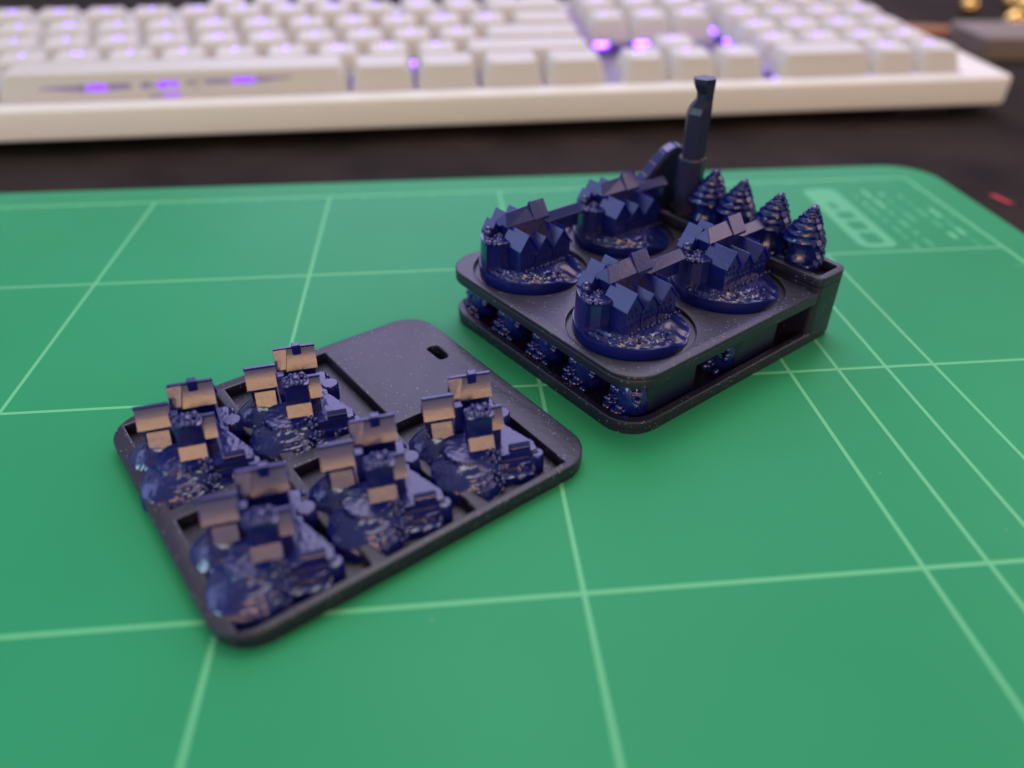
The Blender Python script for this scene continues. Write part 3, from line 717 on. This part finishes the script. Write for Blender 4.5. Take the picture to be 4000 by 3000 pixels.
# ---------------------------------------------------------------- tree spires on the raised block
def make_tree(seed):
    root = empty('tree_spire', (0, 0, 0))
    b = MB()
    b.lathe([(3.1, 0), (3.1, 2.2), (3.2, 2.5), (2.7, 3.2), (2.45, 4.2), (2.5, 5.6), (2.9, 6.8), (3.3, 7.4)], 0, 0, 22, 1.0, .82)
    b.build('trunk', M_['resin'], root)
    pl_ = MB(); pl_.prism(rrect(-2.7, 2.5, -3.6, 3.6, .8, 4), 0, 2.3); pl_.build('plinth', M_['resin'], root, .3)
    PR = [(6.7, 2.8), (6.8, 4.0), (7.1, 4.05), (8.2, 2.75), (8.25, 3.5), (8.55, 3.5), (9.5, 2.2), (9.55, 2.9), (9.85, 2.85), (10.7, 1.7), (10.75, 2.3), (11.05, 2.2), (11.7, 1.2), (11.75, 1.7), (12.05, 1.55), (12.6, .75), (12.65, 1.15), (13.0, 1.0), (13.5, .7), (13.75, .2)]
    def rad(z):
        for (z0, r0), (z1, r1) in zip(PR, PR[1:]):
            if z0 <= z <= z1: return r0 + (r1 - r0)*(z - z0)/(z1 - z0)
        return .3
    # crown leans a little outwards, its tip off centre
    def lean(z): t = max(0, z - 7)/7; return .9*t*t
    c_ = MB(); rr_ = random.Random(seed); n = 22; rings = []
    for z, r in PR:
        rings.append([(lean(z) + (r + .26*rr_.uniform(-1, 1)*min(1, r/2))*math.cos(2*math.pi*i/n), .86*(r + .20*rr_.uniform(-1, 1)*min(1, r/2))*math.sin(2*math.pi*i/n) - .5*lean(z), z + .12*rr_.uniform(-1, 1)) for i in range(n)])
    c_.rings(rings, smooth=True)
    crown = c_.build('crown', M_['resin'], root)
    s_ = MB()
    def scale(a, r, z, sz, ox=0, oy=0):
        # one leaf-like shingle hanging off the surface
        cx, cy = math.cos(a), math.sin(a)*.86
        t = (-math.sin(a), math.cos(a)); tip = (r + sz*.55)
        s_.add([(ox + cx*(r - .25) - t[0]*sz*.5, oy + cy*(r - .25) - t[1]*sz*.5, z + sz*.6), (ox + cx*(r - .25) + t[0]*sz*.5, oy + cy*(r - .25) + t[1]*sz*.5, z + sz*.6),
                (ox + cx*(r + sz*.3) + t[0]*sz*.45, oy + cy*(r + sz*.3) + t[1]*sz*.45, z - sz*.1), (ox + cx*(r + sz*.3) - t[0]*sz*.45, oy + cy*(r + sz*.3) - t[1]*sz*.45, z - sz*.1),
                (ox + cx*tip, oy + cy*tip, z - sz*.6), (ox + cx*(r - .3), oy + cy*(r - .3), z - sz*.25)],
               [(0,1,2,3), (3,2,4), (1,5,4,2), (5,0,3,4), (0,5,1)])
    for k, (z, r) in enumerate(((7.0, 3.9), (8.45, 3.4), (9.75, 2.8), (10.95, 2.15), (11.95, 1.55))):
        n_ = max(4, int(9*r/3.6))
        for i in range(n_):
            scale(R(-120 + 190*(i + .5*(k % 2))/n_) + rr_.uniform(-.1, .1), r*rr_.uniform(.94, 1.0), z + rr_.uniform(-.1, .1), rr_.uniform(.9, 1.3)*(.6 + .4*r/3.4), lean(z), -.5*lean(z))
    # the boughs run right down the outer side
    for k, z in enumerate([2.7, 3.7, 4.7, 5.7, 6.6]):
        r = 4.75 - z*.13
        for i in range(10):
            scale(R(-100 + 150*(i + .5*(k % 2))/10) + rr_.uniform(-.06, .06), r*rr_.uniform(.94, 1.05), z + rr_.uniform(-.15, .15), rr_.uniform(1.0, 1.5))
    s_.build('boughs', M_['resin'], crown)
    f_ = MB()
    pts = [R(-102 + 155*i/12) for i in range(13)]
    rings = []
    for z, r in ((2.15, 4.3), (3.5, 4.25), (5, 3.95), (7.4, 3.5)):
        ring = [(r*math.cos(a), r*.86*math.sin(a), z) for a in pts]; rings.append(ring + [(-.2, .4, z), (-.2, -.6, z)])
    f_.rings(rings, smooth=True); fo = f_.build('slope', M_['resin'], root); fo.data.set_sharp_from_angle(angle=R(45))
    return root
G4 = 'tree spires on the raised block of the rack'
tl = ['scaly blue resin tree spire right beside the tall dark post', 'second scaly blue tree spire from the tall dark post',
      'third scaly blue tree spire from the tall dark post', 'scaly blue tree spire at the outer end of the raised block, farthest from the post']
tr0 = make_tree(1)
for i, (v, u, z, sz) in enumerate(((-127.0, 88.4, 13.42, 1.0), (-134.6, 88.6, 13.42, 1.0), (-144.0, 88.4, 13.42, 1.0), (-152.2, 88.3, 13.42, 1.0))):
    o = tr0 if i == 0 else copy_tree(tr0)
    o.location = Vector(T2(u, v, z)) * S; o.rotation_euler.z = A2 + R((-8, 5, -3, 4)[i]); o.scale = (sz*1.15, sz*1.12, sz*.97)
    tag(o, tl[i], 'miniature', G4)

# ---------------------------------------------------------------- curved fin behind the cities
fin = empty('curved_fin', T2(89.0, -113.2, 13.42), R(8)); tag(fin, 'smooth curved blue resin fin standing between the back city and the tall post', 'miniature')
def finpoly(k):
    P = [(-9.5, 0), (-9.6, 4.0), (-7.4, 5.6), (-4.8, 8.2), (-2.8, 10.8), (-.8, 13.2), (1.4, 14.4), (3.0, 13.8), (3.4, 12.0), (2.6, 9.0), (2.3, 6.0), (2.8, 2.5), (3.4, 0)]
    return P
P = finpoly(0); k = len(P); b = MB()
b.add([(x, -1.3, z) for x, z in P] + [(x, 1.3, z) for x, z in P], [tuple(range(k)), tuple(reversed(range(k, 2*k)))] + [(i, (i+1) % k, k + (i+1) % k, k + i) for i in range(k)])
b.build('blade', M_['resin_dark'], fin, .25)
b = MB()
Q = P[2:9]
for (x0, z0), (x1, z1) in zip(Q, Q[1:]):
    dx, dz = x1 - x0, z1 - z0; l = math.hypot(dx, dz); nx, nz_ = -dz/l, dx/l
    b.add([(x0, -1.75, z0), (x1, -1.75, z1), (x1 + nx*.9, -1.75, z1 + nz_*.9), (x0 + nx*.9, -1.75, z0 + nz_*.9), (x0, 1.75, z0), (x1, 1.75, z1), (x1 + nx*.9, 1.75, z1 + nz_*.9), (x0 + nx*.9, 1.75, z0 + nz_*.9)],
          [(0,1,2,3), (7,6,5,4), (0,4,5,1), (1,5,6,2), (2,6,7,3), (3,7,4,0)])
b.build('rim', M_['resin'], fin, .2)

# ---------------------------------------------------------------- tall post
post = empty('tall_post', T2(87.6, -121.6, 13.42), R(6)); tag(post, 'tall dark faceted post with a notched flared head standing on the rack block', 'post')
b = MB(); b.box(-2.9, 2.9, -2.9, 2.6, 0, 3.0); b.build('foot', M_['rubber'], post, .3)
def hexr(r, z, n=6, ph=15, sx=1, ox=0): return [(ox + sx*r*math.cos(R(ph + 360*i/n)), r*math.sin(R(ph + 360*i/n)), z) for i in range(n)]
b = MB(); b.rings([hexr(3.15, 2.6, 8), hexr(3.15, 14.6, 8), hexr(2.85, 15.2, 8)]); b.build('lower_shaft', M_['post'], post, .25)
b = MB(); b.rings([hexr(2.8, 15.0), hexr(2.8, 24.6), hexr(2.55, 25.9, ox=.25), hexr(1.95, 27.3, ox=.8), hexr(1.95, 28.7, ox=.8), hexr(2.3, 29.9, ox=.45), hexr(2.5, 30.8, ox=.28), hexr(2.5, 31.8, ox=.28)]); b.build('upper_shaft', M_['post'], post, .15)

# ================================================================ blurred things behind the keyboard
g = empty('grey_box', (352, 156, -3), R(-6)); tag(g, 'blurred grey-brown plastic box behind the right end of the keyboard', 'box')
b = MB(); b.prism(rrect(0, 120, 0, 42, 4), 0, 11); b.build('shell', M_['grey'], g, 1.0)
b = MB(); b.box(44, 112, -0.6, 0.6, 3, 7); b.build('slot', M_['black'], g)
b = MB(); b.box(-70, 42, 0, 16, 0, 5); o = b.build('wooden_strip', M_['wood'], None, 1.0); o.location = Vector((352, 205, -3))*S; o.rotation_euler.z = R(-18)
tag(o, 'blurred orange-brown wooden strip behind the keyboard corner', 'wood strip')
gr = empty('golden_beads', (437, 265, -3)); tag(gr, 'cluster of shiny golden beads in the dark top corner', 'beads')
for (x, y, z, r) in ((4, 2, 8, 7), (0, -16, 8, 7), (-32, -52, 7, 6), (-22, 6, 5, 5)):
    b = MB(); b.lathe([(r*math.sin(math.pi*i/10)+.01, -r*math.cos(math.pi*i/10)) for i in range(11)], 0, 0, 20); b.build('bead', M_['gold'], gr, loc=(x, y, z))
